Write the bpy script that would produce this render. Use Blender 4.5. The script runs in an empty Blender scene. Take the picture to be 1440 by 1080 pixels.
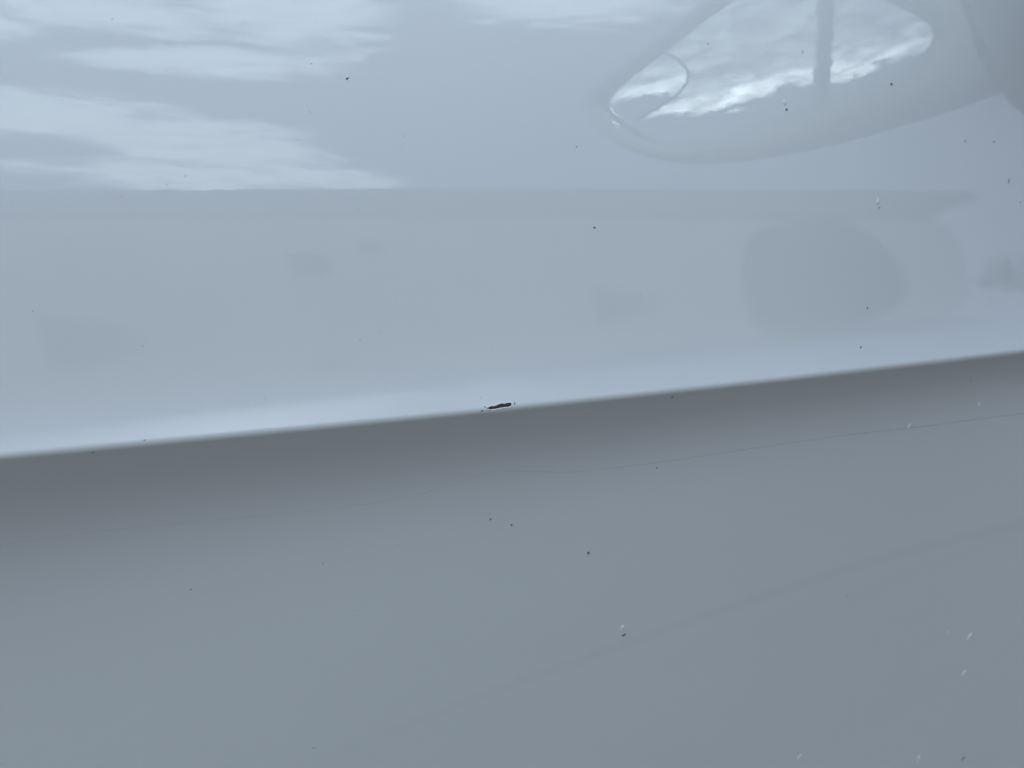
import bpy, bmesh, math, random
import numpy as np
from mathutils import Vector, Matrix, noise
S = bpy.context.scene
COL = S.collection
rad = math.radians
random.seed(7)

# ------------------------------------------------------------------ camera
ZC = 0.85                                     # height of the paint chip
PSI, THETA, DIST, HFOV = rad(26), rad(18), 0.5, rad(38)
FW = 1440 / 2 / math.tan(HFOV / 2)
fwd = np.array([math.sin(PSI) * math.cos(THETA), math.cos(PSI) * math.cos(THETA), -math.sin(THETA)])
rgt = np.array([math.cos(PSI), -math.sin(PSI), 0.0])
upv = np.cross(rgt, fwd)
CAM = np.array([-0.20361762, -0.42729637, 1.01133089])
cam_d = bpy.data.cameras.new("camera")
cam = bpy.data.objects.new("camera", cam_d); COL.objects.link(cam)
cam.location = CAM
cam.rotation_euler = Vector(fwd).to_track_quat('-Z', 'Y').to_euler()
cam_d.sensor_width = 36; cam_d.lens = 18 / math.tan(HFOV / 2)
cam_d.shift_y = 4 / 1440
cam_d.clip_start = 0.01; cam_d.clip_end = 2000
cam_d.dof.use_dof = True; cam_d.dof.focus_distance = 0.505; cam_d.dof.aperture_fstop = 20.0
S.camera = cam
S.view_settings.view_transform = 'Standard'; S.view_settings.look = 'None'
S.view_settings.gamma = 1.0
S.view_settings.exposure = 0.56

# ------------------------------------------------------------------ sky, clouds, sun
SUN_EL = rad(42)
wd = bpy.data.worlds.new("World"); S.world = wd; wd.use_nodes = True
nt = wd.node_tree; nt.nodes.clear(); L = nt.links.new
def nd(t, **k):
    n = nt.nodes.new(t)
    for a, v in k.items(): setattr(n, a, v)
    return n
def mth(op, a, b=None, c=None, clamp=False):
    n = nd('ShaderNodeMath', operation=op, use_clamp=clamp)
    for i, v in enumerate((a, b, c)):
        if v is None: continue
        if isinstance(v, (int, float)): n.inputs[i].default_value = v
        else: L(v, n.inputs[i])
    return n.outputs[0]
out = nd('ShaderNodeOutputWorld'); bg = nd('ShaderNodeBackground'); L(bg.outputs[0], out.inputs[0])
bg.inputs[1].default_value = 0.10
sky = nd('ShaderNodeTexSky', sky_type='NISHITA', sun_disc=False, sun_elevation=SUN_EL, sun_rotation=0.0,
         altitude=0, air_density=1.0, dust_density=2.5, ozone_density=1.5)
tc = nd('ShaderNodeTexCoord'); sep = nd('ShaderNodeSeparateXYZ'); L(tc.outputs['Generated'], sep.inputs[0])
X, Y, Z = sep.outputs
DEG = 57.29578
AZ = mth('MULTIPLY', mth('ARCTAN2', X, mth('MULTIPLY', Y, -1.0)), DEG)     # 0 = straight away from the door
EL = mth('MULTIPLY', mth('ARCSINE', Z), DEG)
ELS = mth('MULTIPLY_ADD', AZ, 0.345, EL)                                     # cloud streets lie along this slant
# flattened coordinates of a cloud layer overhead
zz = mth('MAXIMUM', mth('ADD', Z, 0.12), 0.02)
cmb = nd('ShaderNodeCombineXYZ'); L(mth('DIVIDE', X, zz), cmb.inputs[0]); L(mth('DIVIDE', Y, zz), cmb.inputs[1])
cmb2 = nd('ShaderNodeCombineXYZ'); L(mth('MULTIPLY', AZ, 0.072), cmb2.inputs[0]); L(mth('MULTIPLY', ELS, 0.135), cmb2.inputs[1])
def nz(vec, scale, detail, rough=0.55, dist=0.0):
    n = nd('ShaderNodeTexNoise'); n.inputs['Scale'].default_value = scale; n.inputs['Detail'].default_value = detail
    n.inputs['Roughness'].default_value = rough; n.inputs['Distortion'].default_value = dist
    L(vec, n.inputs['Vector']); return n.outputs[0]
n_wisp = nz(cmb2.outputs[0], 2.3, 7, 0.62, 0.5)
n_fine = nz(cmb2.outputs[0], 5.5, 8, 0.66, 0.8)
n_deck = nz(cmb.outputs[0], 0.55, 7, 0.56, 0.3)
# banks of cloud: azimuth, slanted elevation, half widths, weight
BANKS = [(8.6, 30.2, 8.5, 4.2, 1.0), (16.0, 26.6, 6.0, 4.6, 0.9), (20.5, 22.2, 3.4, 1.8, 0.8), (14.5, 22.0, 8.5, 2.8, 0.75),
         (24.5, 47.5, 5.0, 7.5, 1.0), (16.5, 45.2, 8.0, 3.2, 0.9), (19.0, 38.6, 7.0, 2.3, 1.0), (7.5, 42.5, 5.0, 2.8, 0.9),
         (38.5, 48.5, 6.0, 4.5, 1.0), (31.5, 60.0, 30.0, 9.0, 0.8)]
field = None
for a, b, ra, rb, w in BANKS:
    da = mth('DIVIDE', mth('SUBTRACT', AZ, a), ra); db = mth('DIVIDE', mth('SUBTRACT', ELS, b), rb)
    f = mth('MULTIPLY', mth('SUBTRACT', 1.0, mth('ADD', mth('MULTIPLY', da, da), mth('MULTIPLY', db, db))), w)
    field = f if field is None else mth('SMOOTH_MAX', field, f, 0.25)
field = mth('MAXIMUM', field, -1.2)
m_bank = nd('ShaderNodeMapRange', interpolation_type='SMOOTHSTEP')
L(mth('MULTIPLY_ADD', mth('SUBTRACT', n_fine, 0.5), 1.7, mth('MULTIPLY_ADD', mth('SUBTRACT', n_wisp, 0.5), 2.3, field)), m_bank.inputs[0])
m_bank.inputs[1].default_value = -0.25; m_bank.inputs[2].default_value = 0.85
bank = mth('MULTIPLY', m_bank.outputs[0], mth('MULTIPLY_ADD', n_fine, 1.1, 0.6))
# a rolling deck of cloud along the road behind the camera, with a bright ragged base
deckf = mth('SUBTRACT', EL, 15.2)
da = mth('DIVIDE', mth('ADD', AZ, 82.0), 27.0)
win = mth('SUBTRACT', 1.0, mth('MULTIPLY', da, da), clamp=True)
cmb3 = nd('ShaderNodeCombineXYZ'); L(mth('MULTIPLY', AZ, 0.12), cmb3.inputs[0]); L(mth('MULTIPLY', EL, 0.2), cmb3.inputs[1])
n_edge = nz(cmb3.outputs[0], 1.3, 6, 0.6, 0.2)
n_puff = nz(cmb3.outputs[0], 2.2, 4, 0.5, 0.6)
e1_ = mth('MULTIPLY_ADD', mth('SUBTRACT', n_edge, 0.5), 9.0, deckf)
m_deck = nd('ShaderNodeMapRange', interpolation_type='SMOOTHSTEP'); L(e1_, m_deck.inputs[0])
m_deck.inputs[1].default_value = -0.3; m_deck.inputs[2].default_value = 0.9
m_rim = nd('ShaderNodeMapRange', interpolation_type='SMOOTHSTEP'); L(e1_, m_rim.inputs[0])
m_rim.inputs[1].default_value = 5.5; m_rim.inputs[2].default_value = 0.8
deck = mth('MULTIPLY', mth('MULTIPLY', m_deck.outputs[0], win), mth('MULTIPLY', mth('MULTIPLY_ADD', m_rim.outputs[0], 2.9, 0.75), mth('MAXIMUM', mth('MULTIPLY_ADD', n_puff, 4.0, -1.1), 0.45)))
# loose cloud over the rest of the sky
m_rest = nd('ShaderNodeMapRange', interpolation_type='SMOOTHSTEP'); L(n_deck, m_rest.inputs[0])
m_rest.inputs[1].default_value = 0.50; m_rest.inputs[2].default_value = 0.72
quiet = nd('ShaderNodeMapRange', interpolation_type='SMOOTHSTEP')            # the clear gap opposite the door
L(mth('ABSOLUTE', mth('SUBTRACT', AZ, 26.0)), quiet.inputs[0]); quiet.inputs[1].default_value = 32; quiet.inputs[2].default_value = 60
hi = nd('ShaderNodeMapRange', interpolation_type='SMOOTHSTEP'); L(EL, hi.inputs[0]); hi.inputs[1].default_value = 42; hi.inputs[2].default_value = 60
rest = mth('MULTIPLY', m_rest.outputs[0], mth('MAXIMUM', quiet.outputs[0], hi.outputs[0]))
cover = mth('MAXIMUM', mth('MAXIMUM', bank, deck), mth('MULTIPLY', rest, 0.7))
CLOUD = (14.4, 16.8, 18.9, 1); GAP_TINT = (5.15, 6.28, 8.75, 1)
mx0 = nd('ShaderNodeMix', data_type='RGBA'); mx0.inputs[0].default_value = 0.62                      # thin high veil
L(sky.outputs[0], mx0.inputs[6]); mx0.inputs[7].default_value = GAP_TINT
mx = nd('ShaderNodeMix', data_type='RGBA', clamp_factor=False); L(cover, mx.inputs[0]); L(mx0.outputs[2], mx.inputs[6]); mx.inputs[7].default_value = CLOUD
L(mx.outputs[2], bg.inputs[0])

sun_d = bpy.data.lights.new("sun", 'SUN'); sun_d.energy = 0.8; sun_d.angle = rad(12); sun_d.color = (1, .96, .9)
sun = bpy.data.objects.new("sun", sun_d); COL.objects.link(sun)
sun.location = (0, 6, 6)
sun.rotation_euler = Vector((0, math.cos(SUN_EL), math.sin(SUN_EL))).to_track_quat('Z', 'Y').to_euler()

# ------------------------------------------------------------------ helpers
def tag(o, label=None, cat=None, group=None, kind=None):
    if label: o['label'] = label
    if cat: o['category'] = cat
    if group: o['group'] = group
    if kind: o['kind'] = kind
    return o
def empty(name, loc=(0, 0, 0)):
    o = bpy.data.objects.new(name, None); COL.objects.link(o); o.location = loc; o.empty_display_size = .1
    return o
def link_mesh(name, me, mat, parent=None):
    o = bpy.data.objects.new(name, me); COL.objects.link(o)
    if mat: me.materials.append(mat)
    if parent:
        o.parent = parent
        bpy.context.view_layer.update()
        o.matrix_parent_inverse = parent.matrix_world.inverted()
    return o
def mesh(name, verts, faces, mat, parent=None, smooth=True):
    me = bpy.data.meshes.new(name); me.from_pydata([tuple(v) for v in verts], [], faces)
    if smooth: me.polygons.foreach_set('use_smooth', [True] * len(me.polygons))
    me.update()
    return link_mesh(name, me, mat, parent)
def from_bm(name, bm, mat, parent=None, smooth=False):
    bmesh.ops.recalc_face_normals(bm, faces=bm.faces[:])
    me = bpy.data.meshes.new(name); bm.to_mesh(me); bm.free()
    if smooth: me.polygons.foreach_set('use_smooth', [True] * len(me.polygons))
    return link_mesh(name, me, mat, parent)
def principled(name, col, rough=0.5, **k):
    m = bpy.data.materials.new(name); m.use_nodes = True
    b = m.node_tree.nodes['Principled BSDF']
    b.inputs['Base Color'].default_value = (*col, 1); b.inputs['Roughness'].default_value = rough
    for a, v in k.items(): b.inputs[a.replace('_', ' ')].default_value = v
    return m, b
def noisy(m, b, scale, lo, hi, detail=4, bump=0.0, bscale=None, bdist=0.001):
    t = m.node_tree; g = t.nodes.new('ShaderNodeTexCoord')
    n = t.nodes.new('ShaderNodeTexNoise'); n.inputs['Scale'].default_value = scale; n.inputs['Detail'].default_value = detail
    t.links.new(g.outputs['Object'], n.inputs['Vector'])
    r = t.nodes.new('ShaderNodeMapRange'); r.inputs[1].default_value = .3; r.inputs[2].default_value = .7
    t.links.new(n.outputs[0], r.inputs[0])
    x = t.nodes.new('ShaderNodeMix'); x.data_type = 'RGBA'; x.inputs[6].default_value = (*lo, 1); x.inputs[7].default_value = (*hi, 1)
    t.links.new(r.outputs[0], x.inputs[0]); t.links.new(x.outputs[2], b.inputs['Base Color'])
    if bump:
        n2 = t.nodes.new('ShaderNodeTexNoise'); n2.inputs['Scale'].default_value = bscale or scale; n2.inputs['Detail'].default_value = 3
        t.links.new(g.outputs['Object'], n2.inputs['Vector'])
        bp = t.nodes.new('ShaderNodeBump'); bp.inputs['Strength'].default_value = bump; bp.inputs['Distance'].default_value = bdist
        t.links.new(n2.outputs[0], bp.inputs['Height']); t.links.new(bp.outputs[0], b.inputs['Normal'])

# ------------------------------------------------------------------ materials
PAINT, pb = principled('silver_white_paint', (.655, .675, .655), .35, Coat_Weight=1.0, Coat_Roughness=0.012, Coat_IOR=1.6)
def paint_detail(m, b):
    t = m.node_tree; g = t.nodes.new('ShaderNodeTexCoord')
    prev = None
    for sc, dist in ((420, 4.0e-6), (95, 8.0e-6)):              # orange peel and slow waviness of the lacquer
        n = t.nodes.new('ShaderNodeTexNoise'); n.inputs['Scale'].default_value = sc; n.inputs['Detail'].default_value = 1.5
        t.links.new(g.outputs['Object'], n.inputs['Vector'])
        bp = t.nodes.new('ShaderNodeBump'); bp.inputs['Strength'].default_value = 1.0; bp.inputs['Distance'].default_value = dist
        t.links.new(n.outputs[0], bp.inputs['Height'])
        if prev: t.links.new(prev.outputs[0], bp.inputs['Normal'])
        prev = bp
    t.links.new(prev.outputs[0], b.inputs['Coat Normal'])
    n = t.nodes.new('ShaderNodeTexNoise'); n.inputs['Scale'].default_value = 55; n.inputs['Detail'].default_value = 5
    t.links.new(g.outputs['Object'], n.inputs['Vector'])
    r = t.nodes.new('ShaderNodeMapRange'); r.inputs[1].default_value = .35; r.inputs[2].default_value = .7
    r.inputs[3].default_value = .008; r.inputs[4].default_value = .03                                     # a film of dust dulls the gloss a little
    t.links.new(n.outputs[0], r.inputs[0])
    a = t.nodes.new('ShaderNodeAttribute'); a.attribute_name = 'dust'                                     # dust settles on the shelf above the crease
    q = t.nodes.new('ShaderNodeMath'); q.operation = 'MULTIPLY_ADD'; q.inputs[1].default_value = .16
    t.links.new(a.outputs['Fac'], q.inputs[0]); t.links.new(r.outputs[0], q.inputs[2]); t.links.new(q.outputs[0], b.inputs['Coat Roughness'])
    n2 = t.nodes.new('ShaderNodeTexNoise'); n2.inputs['Scale'].default_value = 14; n2.inputs['Detail'].default_value = 6
    t.links.new(g.outputs['Object'], n2.inputs['Vector'])
    mx_ = t.nodes.new('ShaderNodeMix'); mx_.data_type = 'RGBA'; mx_.inputs[6].default_value = (.637, .660, .634, 1); mx_.inputs[7].default_value = (.660, .684, .658, 1)
    t.links.new(n2.outputs[0], mx_.inputs[0]); t.links.new(mx_.outputs[2], b.inputs['Base Color'])
paint_detail(PAINT, pb)
BARE, b = principled('bare_primer', (.012, .013, .015), .7); noisy(BARE, b, 1800, (.010, .009, .007), (.07, .058, .042), 5, .6, 2500, .0002)
LIP, b = principled('broken_paint_edge', (.7, .7, .68), .6); noisy(LIP, b, 1500, (.6, .6, .58), (.9, .89, .87), 3)
BLACKP, b = principled('black_plastic', (.02, .02, .022), .3); noisy(BLACKP, b, 300, (.015, .015, .017), (.03, .03, .032), 3)
RUBBER, b = principled('black_rubber', (.015, .015, .015), .7)
GLASSM, b = principled('mirror_silver', (.93, .95, .95), .0, Metallic=1.0)
WINDOW, b = principled('dark_window_glass', (.01, .013, .015), .02)
GROOVE, b = principled('etched_line', (.2, .22, .23), .5)
SCR, b = principled('scuffed_lacquer', (.36, .32, .32), .6)
SEAM_REFL, sb = principled('seam_reflection', (.30, .30, .31), .8)  # darker tint, painted in for the ground seam's reflection
for m_, b_, k_ in ((SCR, b, .55), (SEAM_REFL, sb, .026)):
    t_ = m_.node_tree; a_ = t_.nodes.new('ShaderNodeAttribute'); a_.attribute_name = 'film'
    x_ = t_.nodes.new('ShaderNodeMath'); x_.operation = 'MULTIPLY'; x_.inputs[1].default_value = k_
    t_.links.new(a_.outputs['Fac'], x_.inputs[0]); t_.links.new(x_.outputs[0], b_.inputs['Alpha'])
GRIT, b = principled('dark_grit', (.12, .125, .135), .8)
BROWN, b = principled('brown_grit', (.13, .065, .02), .8)
FAINT, b = principled('grey_dust', (.40, .415, .42), .8)
NIB, b = principled('pale_nib', (.70, .715, .70), .6)
ASPH, b = principled('asphalt', (.07, .065, .057), .85); noisy(ASPH, b, 60, (.061, .056, .044), (.102, .093, .075), 6, .5, 160, .004)
TAR, b = principled('tar', (.012, .012, .012), .5)
WALL, b = principled('pale_render', (.55, .56, .57), .85); noisy(WALL, b, 1.5, (.52, .53, .545), (.6, .605, .61), 5)
ROOFM, b = principled('grey_fascia', (.30, .31, .32), .6); noisy(ROOFM, b, 2, (.28, .29, .30), (.33, .34, .35), 3)
VENT, b = principled('grey_louvre', (.15, .16, .17), .6)
VANM, b = principled('grey_gate_paint', (.07, .075, .09), .6)
TYRE, b = principled('tyre_rubber', (.02, .02, .02), .8)
LEAF, b = principled('leaf', (.05, .075, .035), .6); noisy(LEAF, b, 3, (.03, .045, .025), (.055, .075, .04), 3)
BARK, b = principled('bark', (.1, .085, .07), .9)
WOOD, b = principled('concrete_pole', (.8, .8, .79), .9)

# ------------------------------------------------------------------ the pressed shape of the door skin
ALPHA = rad(-3.05)
O = np.array([0, 0, ZC])
E1 = np.array([math.cos(ALPHA), 0, math.sin(ALPHA)]); E2 = np.array([-math.sin(ALPHA), 0, math.cos(ALPHA)])
PHA, RB = 10.2, 5.0
def scale(u): return FW / (DIST + math.sin(PSI) * np.clip(u, -.3, .45))
def phi(d, u):
    """upward tilt of the skin in degrees, d metres above the crease, u metres along it"""
    s = scale(u); k = s / scale(0.0)
    D = d * s - (132.0 - 55 * np.clip(u, -.3, .4))
    D1 = np.clip(D, -220, 186)
    ph = 1.45e-4 * D1 ** 2 - 0.0139 * D1 + np.clip(D - 186, 0, 420) * 0.040 + 0.00062 * np.clip(-D - 25, 0, 135) ** 2
    hi_ = PHA + ph + 7.0 * np.clip(u, -.4, .5) + .75 * (1 - np.clip((u - .04) / .2, -1.6, 1.6) ** 2)
    dl = np.maximum(-d, 0) * k ** -0.6 * (1 + 1.4 * np.clip(u, -.2, .3))
    lo_ = -6 - 31 * np.exp(-(dl / 0.032) ** 2) - 1.0 * np.minimum(dl, .25) / 0.1
    w = np.clip((d + 0.0022) / 0.0036, 0, 1); w = w * w * (3 - 2 * w)
    return lo_ + (hi_ - lo_) * w
DG = np.sort(np.concatenate([np.linspace(-.6, -.004, 3000), np.linspace(-.004, .004, 400)[1:-1], np.linspace(.004, .3, 2000)]))
I0 = int(np.argmin(abs(DG)))
def column(u, dv):
    t = np.tan(np.radians(phi(DG, u)))
    G = np.concatenate([[0], np.cumsum((t[1:] + t[:-1]) / 2 * np.diff(DG))]); G -= G[I0]
    return np.interp(dv, DG, G)
def bump(u, d):
    return -0.00030 * np.exp(-.5 * (((u - .0015) / .0065) ** 2 + ((d - .0005) / .0042) ** 2))
def yoff(u, d):
    d = np.atleast_1d(np.asarray(d, float))
    return column(u, d) + u * u / (2 * RB) + bump(u, d)
def P(u, d, out_=0.0):
    y = yoff(u, d)[0]
    p = O + E1 * u + E2 * d + np.array([0, y, 0])
    return p + normal(u, d) * out_ if out_ else p
def normal(u, d):
    h = 1e-4
    a = yoff(u, [d - h, d + h]); gd = (a[1] - a[0]) / (2 * h)
    gu = (yoff(u + h, d)[0] - yoff(u - h, d)[0]) / (2 * h)
    n = -np.array([0, 1.0, 0]) + E2 * gd + E1 * gu
    return n / np.linalg.norm(n)

U0, U1, D0, D1 = -.62, .58, -.56, .20
def axis_samples(lo, hi, zones):
    v = [lo]
    while v[-1] < hi - 1e-9:
        x = v[-1]; step = 0.006
        for a, b_, s in zones:
            if a <= x < b_: step = min(step, s)
            elif x < a: step = min(step, max(s, (a - x) * .35))
            else: step = min(step, max(s, (x - b_) * .35))
        v.append(min(hi, x + step))
    return np.array(v)
us = axis_samples(U0, U1, [(-.0085, .0085, .00016)])
ds = axis_samples(D0, D1, [(-.0010, .0030, .00009), (-.004, .004, .0002), (-.06, .15, .002)])
# outline of the chip, in millimetres along and above the crease
def chip_band(um):
    """lower and upper edge of the bare patch (mm), None outside it"""
    if not -4.75 < um < 4.85: return None
    t = um / 4.8
    mid = .70 + .055 * um + .07 * math.sin(um * 1.3 + .6)
    half = .85 * (1 - abs(t) ** 8) ** .7 * (.93 + .07 * math.sin(um * 2.1 + 1))
    j1 = noise.noise(Vector((um * 1.7, 3.1, 0))) * .15; j2 = noise.noise(Vector((um * 1.9, 9.7, 0))) * .20
    return mid - half + j1 * .6, mid + half * (.55 + .45 * min(1, max(0, (um + 4.6) / 5))) + j2
nu, ndd = len(us), len(ds)
verts = np.zeros((nu, ndd, 3)); nrm = np.zeros((nu, ndd, 3)); h = 1e-4
dd3 = np.concatenate([ds - h, ds, ds + h])
for i, u in enumerate(us):
    a = yoff(u, dd3); b2 = yoff(u + h, ds); b1 = yoff(u - h, ds)
    y0, y, y1 = a[:ndd], a[ndd:2 * ndd], a[2 * ndd:]
    gd = (y1 - y0) / (2 * h); gu = (b2 - b1) / (2 * h)
    verts[i] = O + E1 * u + np.outer(ds, E2); verts[i, :, 1] += y
    n = np.array([0, -1.0, 0]) + np.outer(gd, E2) + np.outer(gu, E1)
    nrm[i] = n / np.linalg.norm(n, axis=1)[:, None]
vid = np.arange(nu * ndd).reshape(nu, ndd)
faces = np.stack([vid[:-1, :-1], vid[1:, :-1], vid[1:, 1:], vid[:-1, 1:]], -1).reshape(-1, 4)
uc = ((us[:-1] + us[1:]) / 2 * 1e3)[:, None] + np.zeros(ndd - 1); dc = ((ds[:-1] + ds[1:]) / 2 * 1e3)[None] + np.zeros((nu - 1, 1))
keep = np.ones((nu - 1, ndd - 1), bool)
for i in range(nu - 1):
    bd = chip_band(uc[i, 0])
    if bd: keep[i] &= ~((dc[i] > bd[0]) & (dc[i] < bd[1]))
faces = faces[keep.reshape(-1)]
V = verts.reshape(-1, 3); NN = nrm.reshape(-1, 3)
# folded flange round the rim of the skin so that the door has thickness
rim = [int(vid[i, 0]) for i in range(nu)] + [int(vid[-1, j]) for j in range(1, ndd)] + \
      [int(vid[i, -1]) for i in range(nu - 2, -1, -1)] + [int(vid[0, j]) for j in range(ndd - 2, 0, -1)]
base = len(V); ins = V[rim] + np.array([0, .035, 0])
V = np.concatenate([V, ins]); NN = np.concatenate([NN, NN[rim]])
fl = [(rim[k], base + k, base + (k + 1) % len(rim), rim[(k + 1) % len(rim)]) for k in range(len(rim))]

door = empty("car_door", (0, .06, 0.3))
tag(door, "glossy silver white car door with a chipped crease, reflecting clouds and its own mirror", "car door")
me = bpy.data.meshes.new("door_skin"); me.from_pydata(V.tolist(), [], faces.tolist() + fl)
me.polygons.foreach_set('use_smooth', [True] * (len(faces)) + [False] * len(fl)); me.update()
me.normals_split_custom_set_from_vertices(NN.tolist())
dust = np.concatenate([np.concatenate([np.clip(1 - np.abs(ds - .003) / (.026 - .022 * np.clip(u + .1, 0, .3)), 0, 1) ** 1.3 for u in us]), np.zeros(len(rim))])
me.attributes.new('dust', 'FLOAT', 'POINT').data.foreach_set('value', dust)
skin = link_mesh("door_skin", me, PAINT, door)

# ------------------------------------------------------------------ the chip: bare floor, torn paint edge, loose flakes
cu = np.arange(-5.4, 5.5, .15); cd = np.arange(-1.2, 3.2, .15)
vv, ff = [], []
for u in cu:
    for d in cd:
        dep = .22 + .10 * noise.noise(Vector((u * 1.5, d * 1.5, 2))) + .06 * noise.noise(Vector((u * 5, d * 5, 7)))
        bd = chip_band(u)
        vv.append(P(u / 1e3, d / 1e3, -dep / 1e3))
for i in range(len(cu) - 1):
    for j in range(len(cd) - 1):
        a = i * len(cd) + j; ff.append((a, a + len(cd), a + len(cd) + 1, a + 1))
chip = mesh("paint_chip", vv, ff, BARE, skin)
chip['label'] = "dark slit of bare primer where the paint has chipped off the crease"
def ribbon(name, pts, rads, mat, parent, seg=6, closed=False):
    """irregular bead along a path; radius per point"""
    vv, ff = [], []; n = len(pts)
    for i, p in enumerate(pts):
        a = pts[(i - 1) % n] if closed else pts[max(i - 1, 0)]; c = pts[(i + 1) % n] if closed else pts[min(i + 1, n - 1)]
        t = Vector(c - a).normalized(); s = t.cross(Vector((0, -1, .1))).normalized(); o = s.cross(t)
        for k in range(seg):
            an = 2 * math.pi * k / seg
            vv.append(Vector(p) + (s * math.cos(an) + o * math.sin(an)) * rads[i])
    for i in range(n if closed else n - 1):
        for k in range(seg):
            a = i * seg; b_ = ((i + 1) % n) * seg
            ff.append((a + k, a + (k + 1) % seg, b_ + (k + 1) % seg, b_ + k))
    return mesh(name, vv, ff, mat, parent)
loop = []
um = np.arange(-4.7, 4.8, .13)
for u in um: loop.append((u, chip_band(u)[0]))
for u in um[::-1]: loop.append((u, chip_band(u)[1]))
pts, rr = [], []
for q, (u, d) in enumerate(loop):
    k = noise.noise(Vector((u * 1.9, d * 3, 5)))
    pts.append(P(u / 1e3, d / 1e3, .00001)); rr.append((.17 + .24 * max(0, k + .12)) / 1e3)
edge = ribbon("torn_paint_edge", pts, rr, LIP, skin, 6, True)
edge['label'] = "ragged pale edge of broken paint round the chip"
def blob_mesh(name, seed, rough=.25, sub=2):
    bm = bmesh.new(); bmesh.ops.create_icosphere(bm, subdivisions=sub, radius=1)
    for v in bm.verts: v.co *= 1 + rough * noise.noise(v.co * 1.6 + Vector((seed * 3.7, seed, 0)))
    me = bpy.data.meshes.new(name); bm.to_mesh(me); bm.free()
    me.polygons.foreach_set('use_smooth', [True] * len(me.polygons))
    return me
def place(o, u, d, a, b_, hgt, ang, sink=.25):
    """seat an object on the skin; a and b_ half sizes in mm, ang in degrees from the crease"""
    u, d = u / 1e3, d / 1e3
    n = Vector(normal(u, d)); t = Vector(E1); t = (t - n * t.dot(n)).normalized(); s = n.cross(t)
    c, si = math.cos(rad(ang)), math.sin(rad(ang)); t, s = t * c + s * si, s * c - t * si
    p = Vector(P(u, d)) + n * (hgt * (1 - 2 * sink)) / 1e3 * .5
    M = Matrix((t * a / 1e3, s * b_ / 1e3, n * hgt / 1e3)).transposed().to_4x4(); M.translation = p
    o.matrix_world = M
for u, d, a, b_, ang, mt in ((-6.4, -.3, .55, .24, 12, GRIT), (-5.6, .15, .45, .2, 20, LIP), (5.75, 1.1, .25, .42, 10, GRIT), (-6.6, 3.9, .2, .2, 0, FAINT), (-5.3, .95, .3, .2, 0, GRIT)):
    o = link_mesh("paint_flake", blob_mesh("paint_flake", u), mt)
    place(o, u, d, a, b_, .06, ang)
    w = o.matrix_world.copy(); o.parent = skin; o.matrix_parent_inverse = Matrix.Identity(4); bpy.context.view_layer.update()
    o.matrix_parent_inverse = skin.matrix_world.inverted(); o.matrix_world = w

# hairline scuff below the crease
SC = [(-190, -37.9), (-165.4, -37.5), (-137.9, -35.9), (-106.8, -36.0), (-68.9, -36.9), (-31.2, -36.4), (-7.8, -32.9), (2.6, -29.5), (8, -29.0), (19.5, -30.7), (37.2, -33.2),
      (55.1, -33.9), (76.5, -33.9), (115, -33), (159.8, -32.4), (204.7, -33.2), (236.6, -33.3), (274.8, -34), (330, -34.6)]
def smooth_path(q, n=12):
    r = []
    for i in range(len(q) - 1):
        p0, p1, p2, p3 = q[max(i - 1, 0)], q[i], q[i + 1], q[min(i + 2, len(q) - 1)]
        for k in range(n):
            t = k / n
            r.append(tuple(.5 * (2 * p1[c] + (p2[c] - p0[c]) * t + (2 * p0[c] - 5 * p1[c] + 4 * p2[c] - p3[c]) * t * t + (3 * p1[c] - p0[c] - 3 * p2[c] + p3[c]) * t ** 3) for c in range(len(p1))))
    r.append(tuple(q[-1])); return r
def film(name, path, half, strength, mat, wob, label):
    """a thin film on the lacquer that fades out to both sides"""
    vv, ff, at = [], [], []
    for i, (u, d) in enumerate(path):
        d += wob * noise.noise(Vector((u * .12, 0, 0))); w = half(u); st = strength(u) * (.8 + .5 * noise.noise(Vector((u * .09, 6, 0))))
        for q, z, a in ((-1, .00001, 0), (-.4, .00002, st), (.4, .00002, st), (1, .00001, 0)):
            vv.append(P(u / 1e3, (d + q * w) / 1e3, z)); at.append(a)
        if i:
            a = (i - 1) * 4
            ff += [(a + k, a + 4 + k, a + 5 + k, a + 1 + k) for k in range(3)]
    o = mesh(name, vv, ff, mat, skin); o['label'] = label
    o.data.attributes.new('film', 'FLOAT', 'POINT').data.foreach_set('value', at)
    return o
film("hairline_mark", smooth_path(SC), lambda u: .16 + .10 * min(1, max(0, (u + 50) / 250)), lambda u: .16 + .26 * min(1, max(0, (u + 60) / 260)), SCR, .25, "faint hairline mark running below the crease")
SEAM_PATH = [(-70, -158), (-44.5, -141.5), (-14, -133), (12, -126.5), (52.5, -118), (95, -110), (142, -102), (196, -95), (257, -91), (330, -88)]  # course of the reflected ground line, laid on the skin as a faint dark film
film("seam_reflection", smooth_path(SEAM_PATH), lambda u: 3.4, lambda u: min(1, (u + 75) / 120), SEAM_REFL, 1.0, "faint painted reflection of a ground seam slanting across the lower part of the skin")

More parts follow.
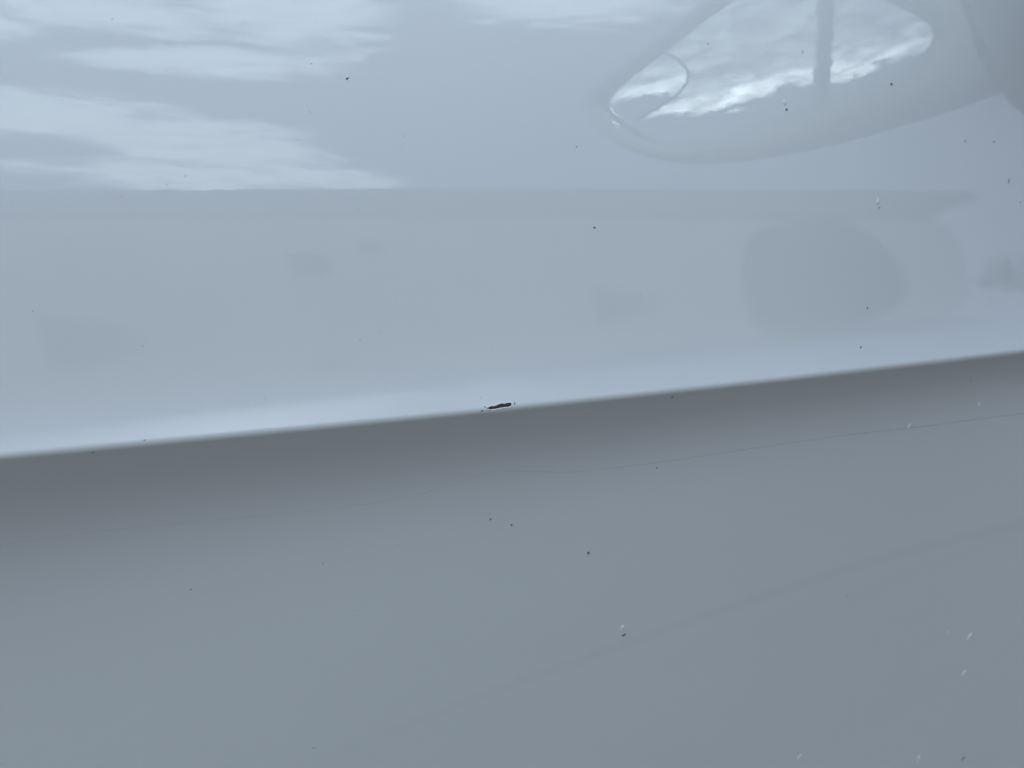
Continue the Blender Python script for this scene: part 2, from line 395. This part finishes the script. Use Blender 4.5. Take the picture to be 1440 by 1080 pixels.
# ------------------------------------------------------------------ belt seal and window above the skin (out of frame)
sv = []; sf = []; prof = [(-.004, .004), (.004, -.006), (.016, -.005), (.020, .006), (.012, .02)]
uu = np.linspace(U0, U1, 40)
for u in uu:
    p = P(u, D1); 
    for a, b_ in prof: sv.append(p + E2 * a + np.array([0, b_, 0]))
for i in range(len(uu) - 1):
    for k in range(5):
        a = i * 5; sf.append((a + k, a + (k + 1) % 5, a + 5 + (k + 1) % 5, a + 5 + k))
sf += [(0, 1, 2, 3, 4), tuple(len(sv) - 5 + k for k in (4, 3, 2, 1, 0))]
mesh("window_seal", sv, sf, RUBBER, door, False)
gv, gf = [], []
for u in uu:
    for k in range(9):
        d = D1 + .008 + .36 * k / 8; q = P(u, D1)
        gv.append(q + E2 * (d - D1) + np.array([0, .012 + (d - D1) * .42 + (d - D1) ** 2 * .35, 0]))
for i in range(len(uu) - 1):
    for k in range(8): gf.append((i * 9 + k, i * 9 + 9 + k, i * 9 + 10 + k, i * 9 + k + 1))
win_o = mesh("side_window", gv, gf, WINDOW, door)
sm = win_o.modifiers.new("thickness", 'SOLIDIFY'); sm.thickness = .004

# ------------------------------------------------------------------ door mirror: it is seen as a reflection in the upper right of the skin
C = np.array([0.27794743, -0.14097088, 1.04687008]); mm = np.array([-.93, .36, -.03]); mm /= np.linalg.norm(mm)
ya = np.array([mm[1], -mm[0], 0]); ya /= np.linalg.norm(ya); za = np.cross(mm, ya); za = za if za[2] > 0 else -za
GL = [(-115.4, 35.0), (-106.1, -3.2), (-89.3, -27.3), (-69.4, -39.6), (-45.0, -42.5), (-10.3, -40.4), (18.0, -38.9), (53.7, -37.8), (80.1, -35.4), (95.1, -27.6), (98.3, -15.3), (87.4, 12), (75.4, 40.0), (56.3, 64.4), (31.6, 75.9), (3, 74.1), (-42.0, 61), (-82.1, 47.5)]
HO = [(-125.2, 39), (-124, 8.3), (-113.0, -23.9), (-92.4, -46.0), (-65.5, -60.6), (-28.2, -67.5), (11.9, -71.1), (54.7, -71.5), (90.4, -72), (122, -71), (140, -62), (143, -35), (130, 5), (96.1, 63.9), (58.7, 90), (-0.8, 88), (-60.8, 70), (-100, 56)]
def radial(poly, n=120, c=(-10, 10)):
    q = smooth_path(poly + [poly[0]], 14)
    an = np.array([math.atan2(y - c[1], x - c[0]) for x, y in q]); rr = np.array([math.hypot(x - c[0], y - c[1]) for x, y in q])
    o = np.argsort(an); an, rr = an[o], rr[o]
    t = np.linspace(-math.pi, math.pi, n, endpoint=False)
    r = np.interp(t, np.concatenate([an - 2 * math.pi, an, an + 2 * math.pi]), np.tile(rr, 3))
    r = (np.roll(r, 1) + 2 * r + np.roll(r, -1)) / 4
    return np.stack([c[0] + r * np.cos(t), c[1] + r * np.sin(t)], 1)
gl, ho = radial(GL), radial(HO)
RC = 1500.0
def mp(a, b_, dep): return C + ya * a / 1e3 + za * b_ / 1e3 - mm * dep / 1e3          # dep: mm forwards of the rim plane
mirror = empty("side_mirror", tuple(P(.40, .19))); mirror.parent = door; bpy.context.view_layer.update(); mirror.matrix_parent_inverse = door.matrix_world.inverted()
cen = np.array([-10., 10.])
rings = [gl - (gl - cen) * .0, gl + (ho - gl) * .35, gl + (ho - gl) * .8, ho, ho + (ho - cen) * .012, ho - (ho - cen) * .01, ho - (ho - cen) * .07, ho - (ho - cen) * .2, ho - (ho - cen) * .42, ho - (ho - cen) * .72]
deps = [6, -2, 0, 5, 14, 32, 58, 80, 96, 105]
vv, ff = [], []
for r, z in zip(rings, deps):
    for a, b_ in r: vv.append(mp(a, b_, z))
n = len(gl)
for i in range(len(rings) - 1):
    for k in range(n): ff.append((i * n + k, i * n + (k + 1) % n, (i + 1) * n + (k + 1) % n, (i + 1) * n + k))
vv.append(mp(*cen, 107)); ff += [((len(rings) - 1) * n + k, (len(rings) - 1) * n + (k + 1) % n, len(vv) - 1) for k in range(n)]
mesh("mirror_housing", vv, ff, PAINT, mirror)
vv, ff, gn = [], [], []
def glass_pt(a, b_): return mp(a, b_, 5.0 + (a * a + b_ * b_) / (2 * RC))
for s in np.linspace(0, 1, 60):
    for a, b_ in cen + (gl - cen) * s * .995:
        vv.append(glass_pt(a, b_)); q = mm + ya * (a / RC) + za * (b_ / RC)
        if a < np.interp(b_, [.2, 6.6, 13, 24, 34, 47, 63], [-97, -75, -57, -45, -43, -45, -52]): q = q - za * .045   # wide angle zone at the tip
        gn.append(tuple(q / np.linalg.norm(q)))
for i in range(59):
    for k in range(n): ff.append((i * n + k, i * n + (k + 1) % n, (i + 1) * n + (k + 1) % n, (i + 1) * n + k))
gme = bpy.data.meshes.new("mirror_glass"); gme.from_pydata([tuple(v) for v in vv], [], ff)
gme.polygons.foreach_set('use_smooth', [True] * len(ff)); gme.update()
if gme.polygons[200].normal.dot(Vector(mm)) < 0: gme.flip_normals()
gme.normals_split_custom_set_from_vertices(gn)
glass = link_mesh("mirror_glass", gme, GLASSM, mirror)
DV = smooth_path([(-52, 63), (-45.3, 47), (-42.9, 34), (-45.4, 24.0), (-57, 13.2), (-74.8, 6.6), (-97, 0.2)], 8)
ribbon_pts = [glass_pt(a, b_) + mm * .0002 for a, b_ in DV]
dl_ = ribbon("mirror_divider", ribbon_pts, [.0011] * len(ribbon_pts), GROOVE, mirror, 6)
# black foot that carries the housing on the door
bm = bmesh.new()
foot_a = [mp(124, 16, -7), mp(119, -70, -7), mp(112, -74, 85), mp(112, 16, 85)]
pf = [P(.276, .195), P(.272, .08), P(.47, .09), P(.50, .195)]
va = [bm.verts.new(tuple(v)) for v in foot_a]; vb = [bm.verts.new(tuple(p + np.array([0, .004, 0]))) for p in pf]
vm = [bm.verts.new(tuple((np.array(a.co) * .5 + np.array(b_.co) * .5) + np.array([-.008, -.02, 0]))) for a, b_ in zip(va, vb)]
for A_, B_ in ((va, vm), (vm, vb)):
    for k in range(4): bm.faces.new((A_[k], A_[(k + 1) % 4], B_[(k + 1) % 4], B_[k]))
bm.faces.new(va); bm.faces.new(vb[::-1])
bmesh.ops.bevel(bm, geom=bm.edges[:], offset=.018, segments=6, affect='EDGES', profile=.5)
from_bm("mirror_foot", bm, BLACKP, mirror, True)

# ------------------------------------------------------------------ grit, dust and paint nibs on the skin
G_GRIT, G_NIB = "specks of grit stuck to the door", "pale paint nibs on the door"
SPECKS = [  # u, d (mm), half length, half width, height, angle, material, label
 (-46.64, 106.31, .55, .30, .3, 35, BROWN, "brown rust speck beside the reflected clouds in the upper left of the door"),
 (39.9, 57.38, .55, .30, .3, -32, BROWN, "brown rust speck right of centre above the chip, on the reflected building"),
 (-60.09, 96.3, .26, .18, .15, 10, FAINT, "tiny grey speck at the tip of the upper reflected cloud"),
 (-64.75, 88.06, .34, .12, .12, 15, FAINT, "tiny grey speck inside the lower reflected cloud"),
 (-100.77, 77.98, .36, .14, .12, 30, FAINT, "faint grey speck low in the reflected cloud at far left"),
 (-106.5, 75.6, .2, .16, .12, 0, FAINT, "tiny grey dot just above the reflected roof line at far left"),
 (-120.24, 72.29, .2, .18, .12, 0, FAINT, "tiny grey dot just below the reflected roof line at far left"),
 (-46.32, 66.26, .16, .34, .12, 0, FAINT, "faint upright grey speck below the reflected roof line left of centre"),
 (-147.82, 40.49, .28, .28, .12, 0, FAINT, "faint round speck near the left edge above the crease"),
 (-116.76, 28.3, .36, .12, .12, 5, FAINT, "short flat grey speck above the crease on the left side"),
 (-47.62, 25.53, .26, .26, .12, 0, FAINT, "small grey dot above the crease, lower of the pair left of the chip"),
 (-40.72, 27.31, .14, .28, .12, 0, FAINT, "thin upright grey speck, upper of the pair left of the chip"),
 (-80.07, 9.58, .2, .16, .12, 0, FAINT, "tiny grey dot close above the crease left of the chip"),
 (-118.25, 122.71, .26, .2, .12, 20, FAINT, "tiny grey speck in the topmost reflected cloud at far left"),
 (-57.93, 110.71, .22, .22, .12, 20, FAINT, "tiny grey dot left of the upper brown rust speck"),
 (-29.18, 88.7, .24, .24, .12, 20, FAINT, "tiny grey dot in the clear reflected sky left of centre"),
 (133.88, 116.44, .5, .24, .18, 80, FAINT, "grey upright speck beside the dark stripe of the reflected mirror glass"),
 (175.35, 104.91, .62, .48, .3, 10, GRIT, "dark speck on the reflected mirror housing"),
 (159.85, 22.35, .5, .34, .25, 70, GRIT, "dark upright speck in the right half of the door, above the speck by the crease"),
 (155.65, 8.08, .55, .36, .25, 80, GRIT, "dark speck close above the crease at right"),
 (235.27, 67.41, 1.25, .5, .2, 70, FAINT, "grey slanting speck near the right edge above the crease"),
 (211.99, 83.36, .6, .5, .12, 0, FAINT, "faint grey dot under the reflected mirror housing, left of its pair"),
 (227.44, 82.8, .8, .45, .12, 10, FAINT, "faint grey dot under the reflected mirror housing, right of its pair"),
 (34.35, 84.42, .28, .28, .15, 0, GRIT, "tiny dark dot left of the reflected mirror"),
 (22.28, 91.51, .2, .16, .1, 0, FAINT, "tiny faint dot further left of the reflected mirror"),
 (57.79, 33.49, .2, .24, .12, 0, FAINT, "tiny grey dot above the crease right of the chip"),
 (91.86, 118.67, .6, .24, .1, 40, FAINT, "faint slanting speck inside the reflected mirror glass"),
 (241.59, 58.8, .45, .4, .12, 0, FAINT, "faint grey dot at the right edge level with the reflected roof tip"),
 (-133.5, -1.89, .5, .22, .2, 10, GRIT, "dark speck lying right on the crease at far left"),
 (-118.44, .7, .36, .18, .15, 10, GRIT, "small dark speck on the crease right of the speck at far left"),
 (9.07, -49.38, .5, .32, .25, 90, GRIT, "dark upright speck below the chip, left of the pair"),
 (17.95, -52.89, .42, .40, .3, 0, GRIT, "round dark speck below the chip, right of the pair"),
 (-25.07, -55.31, .24, .22, .12, 0, FAINT, "tiny grey dot below the crease left of the pair of dark specks"),
 (-52.92, -58.99, .26, .26, .15, 0, GRIT, "tiny dark dot in the lower left half of the door"),
 (-98.42, -62.89, .34, .28, .15, 0, GRIT, "small dark dot alone in the lower left of the door"),
 (-38.97, -80.2, .26, .2, .12, 0, FAINT, "tiny grey dot low in the middle left of the door"),
 (-52.21, -136.43, .3, .22, .15, 0, GRIT, "tiny dark dot near the bottom edge of the picture"),
 (51.85, -69.3, .72, .5, .35, 80, GRIT, "largest dark speck on the lower part of the door, right of centre"),
 (69.86, -3.02, .48, .36, .3, 90, GRIT, "dark speck just under the crease right of the chip"),
 (76.06, -36.21, .4, .32, .2, 0, GRIT, "small dark speck on the hairline mark right of centre"),
 (37.65, -6.78, .2, .2, .12, 0, GRIT, "tiny dark dot under the crease close to the chip on its right"),
 (73.3, -109.3, 1.05, .5, .3, 25, GRIT, "dark oblong speck beside a pale nib in the lower middle"),
 (183.81, -110.29, .5, .36, .12, 30, FAINT, "faint grey speck in the lower right half of the door"),
 (286.31, -222.23, 1.5, .42, .25, 55, GRIT, "dark slanting speck in the bottom right corner"),
 (221.99, -13.12, .5, .5, .15, 0, FAINT, "faint grey dot below the crease near the right edge"),
 (124.2, 96.0, .55, .5, .3, 0, GRIT, "dark spot painted as the shaded foot of the pale nib on the reflected mirror glass"),  # dark blob set in for the shade under this nib
 (166.6, 59.6, .65, .5, .2, 20, FAINT, "grey spot painted as the shaded foot of the pale nib on the reflected roof line"),  # grey blob stands for the nib's shaded underside
]
PALE = [
 (123.4, 98.6, .75, 1.2, .3, 10, "pale nib on the reflected mirror glass with its shaded foot painted as a dark spot"),
 (166.0, 61.9, .8, 1.2, .3, 0, "pale nib on the reflected roof line near the right end"),
 (72.0, -105.8, .8, 1.5, .3, -25, "pale nib in the lower middle with a dark oblong speck below it"),
 (233.6, -26.6, .8, 1.4, .35, 5, "pale nib below the crease near the right edge, above the hairline mark"),
 (196.95, -32.4, .75, 1.6, .38, -15, "pale nib sitting on the hairline mark at right"),
 (250.81, -141.42, .7, 1.2, .22, -10, "faint small pale nib left of the slanting one at lower right"),
 (265.91, -147.2, .95, 2.3, .5, -28, "slanting oblong pale nib at lower right"),
 (269.13, -168.3, .75, 1.7, .38, -25, "small slanting pale nib below the oblong one at lower right"),
 (177.92, -193.4, .8, 1.8, .35, -20, "pale nib at the bottom edge right of centre"),
 (254.51, -214.1, 1.1, 2.9, .6, 0, "brightest upright oblong pale nib at the bottom right"),
]
for k, (u, d, a, b_, hg, ang, mt, lab) in enumerate(SPECKS):
    me = blob_mesh("grit_speck", k + 1, .55, 2)
    o = link_mesh("grit_speck", me, mt); place(o, u, d, a * .9, b_ * .9, hg * .7, ang); tag(o, lab, "speck", G_GRIT)
for k, (u, d, a, b_, hg, ang, lab) in enumerate(PALE):
    me = blob_mesh("paint_nib", k + 60, .3, 3)
    o = link_mesh("paint_nib", me, NIB); place(o, u, d, a, b_, hg, ang, .5); tag(o, lab, "paint nib", G_NIB)

rng = random.Random(11); vv, ff = [], []
for i in range(1500):
    u, d = rng.uniform(-.2, .36), rng.uniform(-.26, .16)
    if rng.random() < .25: d = abs(rng.gauss(.003, .012))
    if abs(u) < .009 and abs(d) < .006: continue
    p = Vector(P(u, d)); n_ = Vector(normal(u, d)); t_ = n_.orthogonal().normalized(); s_ = n_.cross(t_); z = rng.uniform(.05, .13) / 1e3; k = len(vv); e = rng.uniform(.5, 1.6); an = rng.uniform(0, 6.3)
    t_, s_ = t_ * math.cos(an) + s_ * math.sin(an), s_ * math.cos(an) - t_ * math.sin(an)
    vv += [p + t_ * z * e, p + s_ * z, p - t_ * z * e, p - s_ * z * .8, p + n_ * z]
    ff += [(k, k + 1, k + 4), (k + 1, k + 2, k + 4), (k + 2, k + 3, k + 4), (k + 3, k, k + 4)]
tag(mesh("fine_dust", vv, ff, FAINT, None, False), "barely visible fine grey dust sprinkled over the whole door", "dust", kind='stuff')

# ------------------------------------------------------------------ ground
def sheet(name, x0, x1, y0, y1, z, mat): return mesh(name, [(x0, y0, z), (x1, y0, z), (x1, y1, z), (x0, y1, z)], [(0, 1, 2, 3)], mat, None, False)
tag(sheet("ground", -600, 600, -600, 600, 0, ASPH), kind='structure')
pts = [(-4 + .25 * i, -.637 + .004 * noise.noise(Vector((i * .7, 0, 0)))) for i in range(56)]
vv = []; ff = []
for i, (x, y) in enumerate(pts):
    w = .009 + .003 * noise.noise(Vector((i * .9, 4, 0)))
    vv += [(x, y - w, .004), (x, y + w, .004)]
    if i: ff.append((2 * i - 2, 2 * i, 2 * i + 1, 2 * i - 1))
tag(mesh("tar_seam", vv, ff, TAR, None, False), kind='structure')

# ------------------------------------------------------------------ what the door mirrors: long low building, van, bush, leaning pole
A0 = np.array([0.78, -7.83]); wv = np.array([.93951, -.34252]); nv = np.array([.34252, .93951])
def W(s, off, z): q = A0 + wv * s + nv * off; return (q[0], q[1], z)
def prism(name, prof, o0, o1, mat, parent, bev=0.0):
    """profile (s, z) pushed from offset o0 to o1"""
    bm = bmesh.new(); a = [bm.verts.new(W(s, o0, z)) for s, z in prof]; b_ = [bm.verts.new(W(s, o1, z)) for s, z in prof]
    k = len(prof)
    for i in range(k): bm.faces.new((a[i], a[(i + 1) % k], b_[(i + 1) % k], b_[i]))
    bm.faces.new(a[::-1]); bm.faces.new(b_)
    if bev: bmesh.ops.bevel(bm, geom=bm.edges[:], offset=bev, segments=2, affect='EDGES')
    return from_bm(name, bm, mat, parent)
bld = empty("low_building", W(0, -4, 0)); tag(bld, "long low pale building with a flat overhanging roof, seen mirrored in the door", "building")
prism("wall", [(-16, 0), (15.5, 0), (14.75, 2.0), (14.3, 2.35), (13.75, 2.64), (-16, 2.64)], 0, -7, WALL, bld)
prism("roof", [(-16.4, 2.65), (13.4, 2.65), (15.35, 2.95), (15.42, 3.08), (15.35, 3.16), (14.6, 3.19), (-16.4, 3.19)], .06, -7.4, ROOFM, bld)
for s0, s1, z0, z1 in ((1.95, 2.29, 1.8, 2.0), (2.65, 2.87, 2.06, 2.2), (5.34, 6.45, 1.5, 1.84)):
    f = prism("wall_vent", [(s0, z0), (s1, z0), (s1, z1), (s0, z1)], .001, .05, VENT, bld)
    k = max(3, int((z1 - z0) / .05))
    for i in range(k):
        z = z0 + (z1 - z0) * (i + .5) / k
        prism("slat", [(s0 + .02, z - .012), (s1 - .02, z - .012), (s1 - .02, z + .012), (s0 + .02, z + .012)], .051, .07, VENT, f)
prism("door_leaf", [(-.1, 0), (.95, 0), (.95, 1.36), (-.1, 1.36)], .001, .05, VENT, bld)
GATE = [(7.9, 0), (7.97, 1.9), (8.08, 2.05), (8.24, 2.26), (8.5, 2.40), (8.9, 2.50), (9.46, 2.56), (10.2, 2.57), (10.9, 2.44), (11.5, 2.2), (11.93, 2.06), (12.15, 1.98), (12.3, 1.6), (12.35, 0)]
gate = prism("rounded_gate", GATE, .003, .15, VANM, bld)
gate['label'] = "darker gate with a rounded end"
prism("gate_rail", [(8.1, 1.2), (11.9, 1.2), (11.9, 1.28), (8.1, 1.28)], .151, .18, VENT, gate)
bush = empty("bush", (19.75, -17.0, 0)); tag(bush, "dark green bush beyond the end of the pale building, seen mirrored in the door", "bush")
vv, ff = [], []
for i in range(9000):
    while True:
        p = Vector((random.uniform(-1, 1), random.uniform(-1, 1), random.uniform(-1, 1)))
        if sum(abs(c) ** 5 for c in p) < 1 + .5 * noise.noise(p * 3) and p.length > .3: break
    p = Vector((19.75 + p.x * .72, -17.0 + p.y * .72, 1.25 + p.z * 1.15))
    t = Vector((random.gauss(0, 1), random.gauss(0, 1), random.gauss(0, 1))).normalized(); s = t.orthogonal().normalized()
    k = len(vv); vv += [p - t * .08, p + s * .04, p + t * .08, p - s * .04]; ff.append((k, k + 1, k + 2, k + 3))
crown = mesh("crown", vv, ff, LEAF, bush, False)
bm = bmesh.new(); bmesh.ops.create_cone(bm, cap_ends=True, segments=10, radius1=.12, radius2=.05, depth=1.2); bm.transform(Matrix.Translation((19.75, -17.0, .6)))
from_bm("trunk", bm, BARK, bush)
# pole behind the camera that the mirror glass shows
def ae_dir(az, el): a, e = rad(az), rad(el); return np.array([math.sin(a) * math.cos(e), -math.cos(a) * math.cos(e), math.sin(e)])
p_lo = C + ae_dir(-87.2, 6) * 7.2; p_hi = C + ae_dir(-101.5, 36) * 7.6
dv = (p_hi - p_lo) / (p_hi - p_lo)[2]; p_lo = p_lo - dv * p_lo[2]; p_hi = p_hi + dv * 1.2
pole = ribbon("utility_pole", [p_lo + (p_hi - p_lo) * t for t in np.linspace(0, 1, 8)], [.08 + .035 * t for t in np.linspace(0, 1, 8)], WOOD, None, 16)
tag(pole, "leaning pale concrete pole down the road, seen as a stripe in the mirrored mirror glass", "pole")
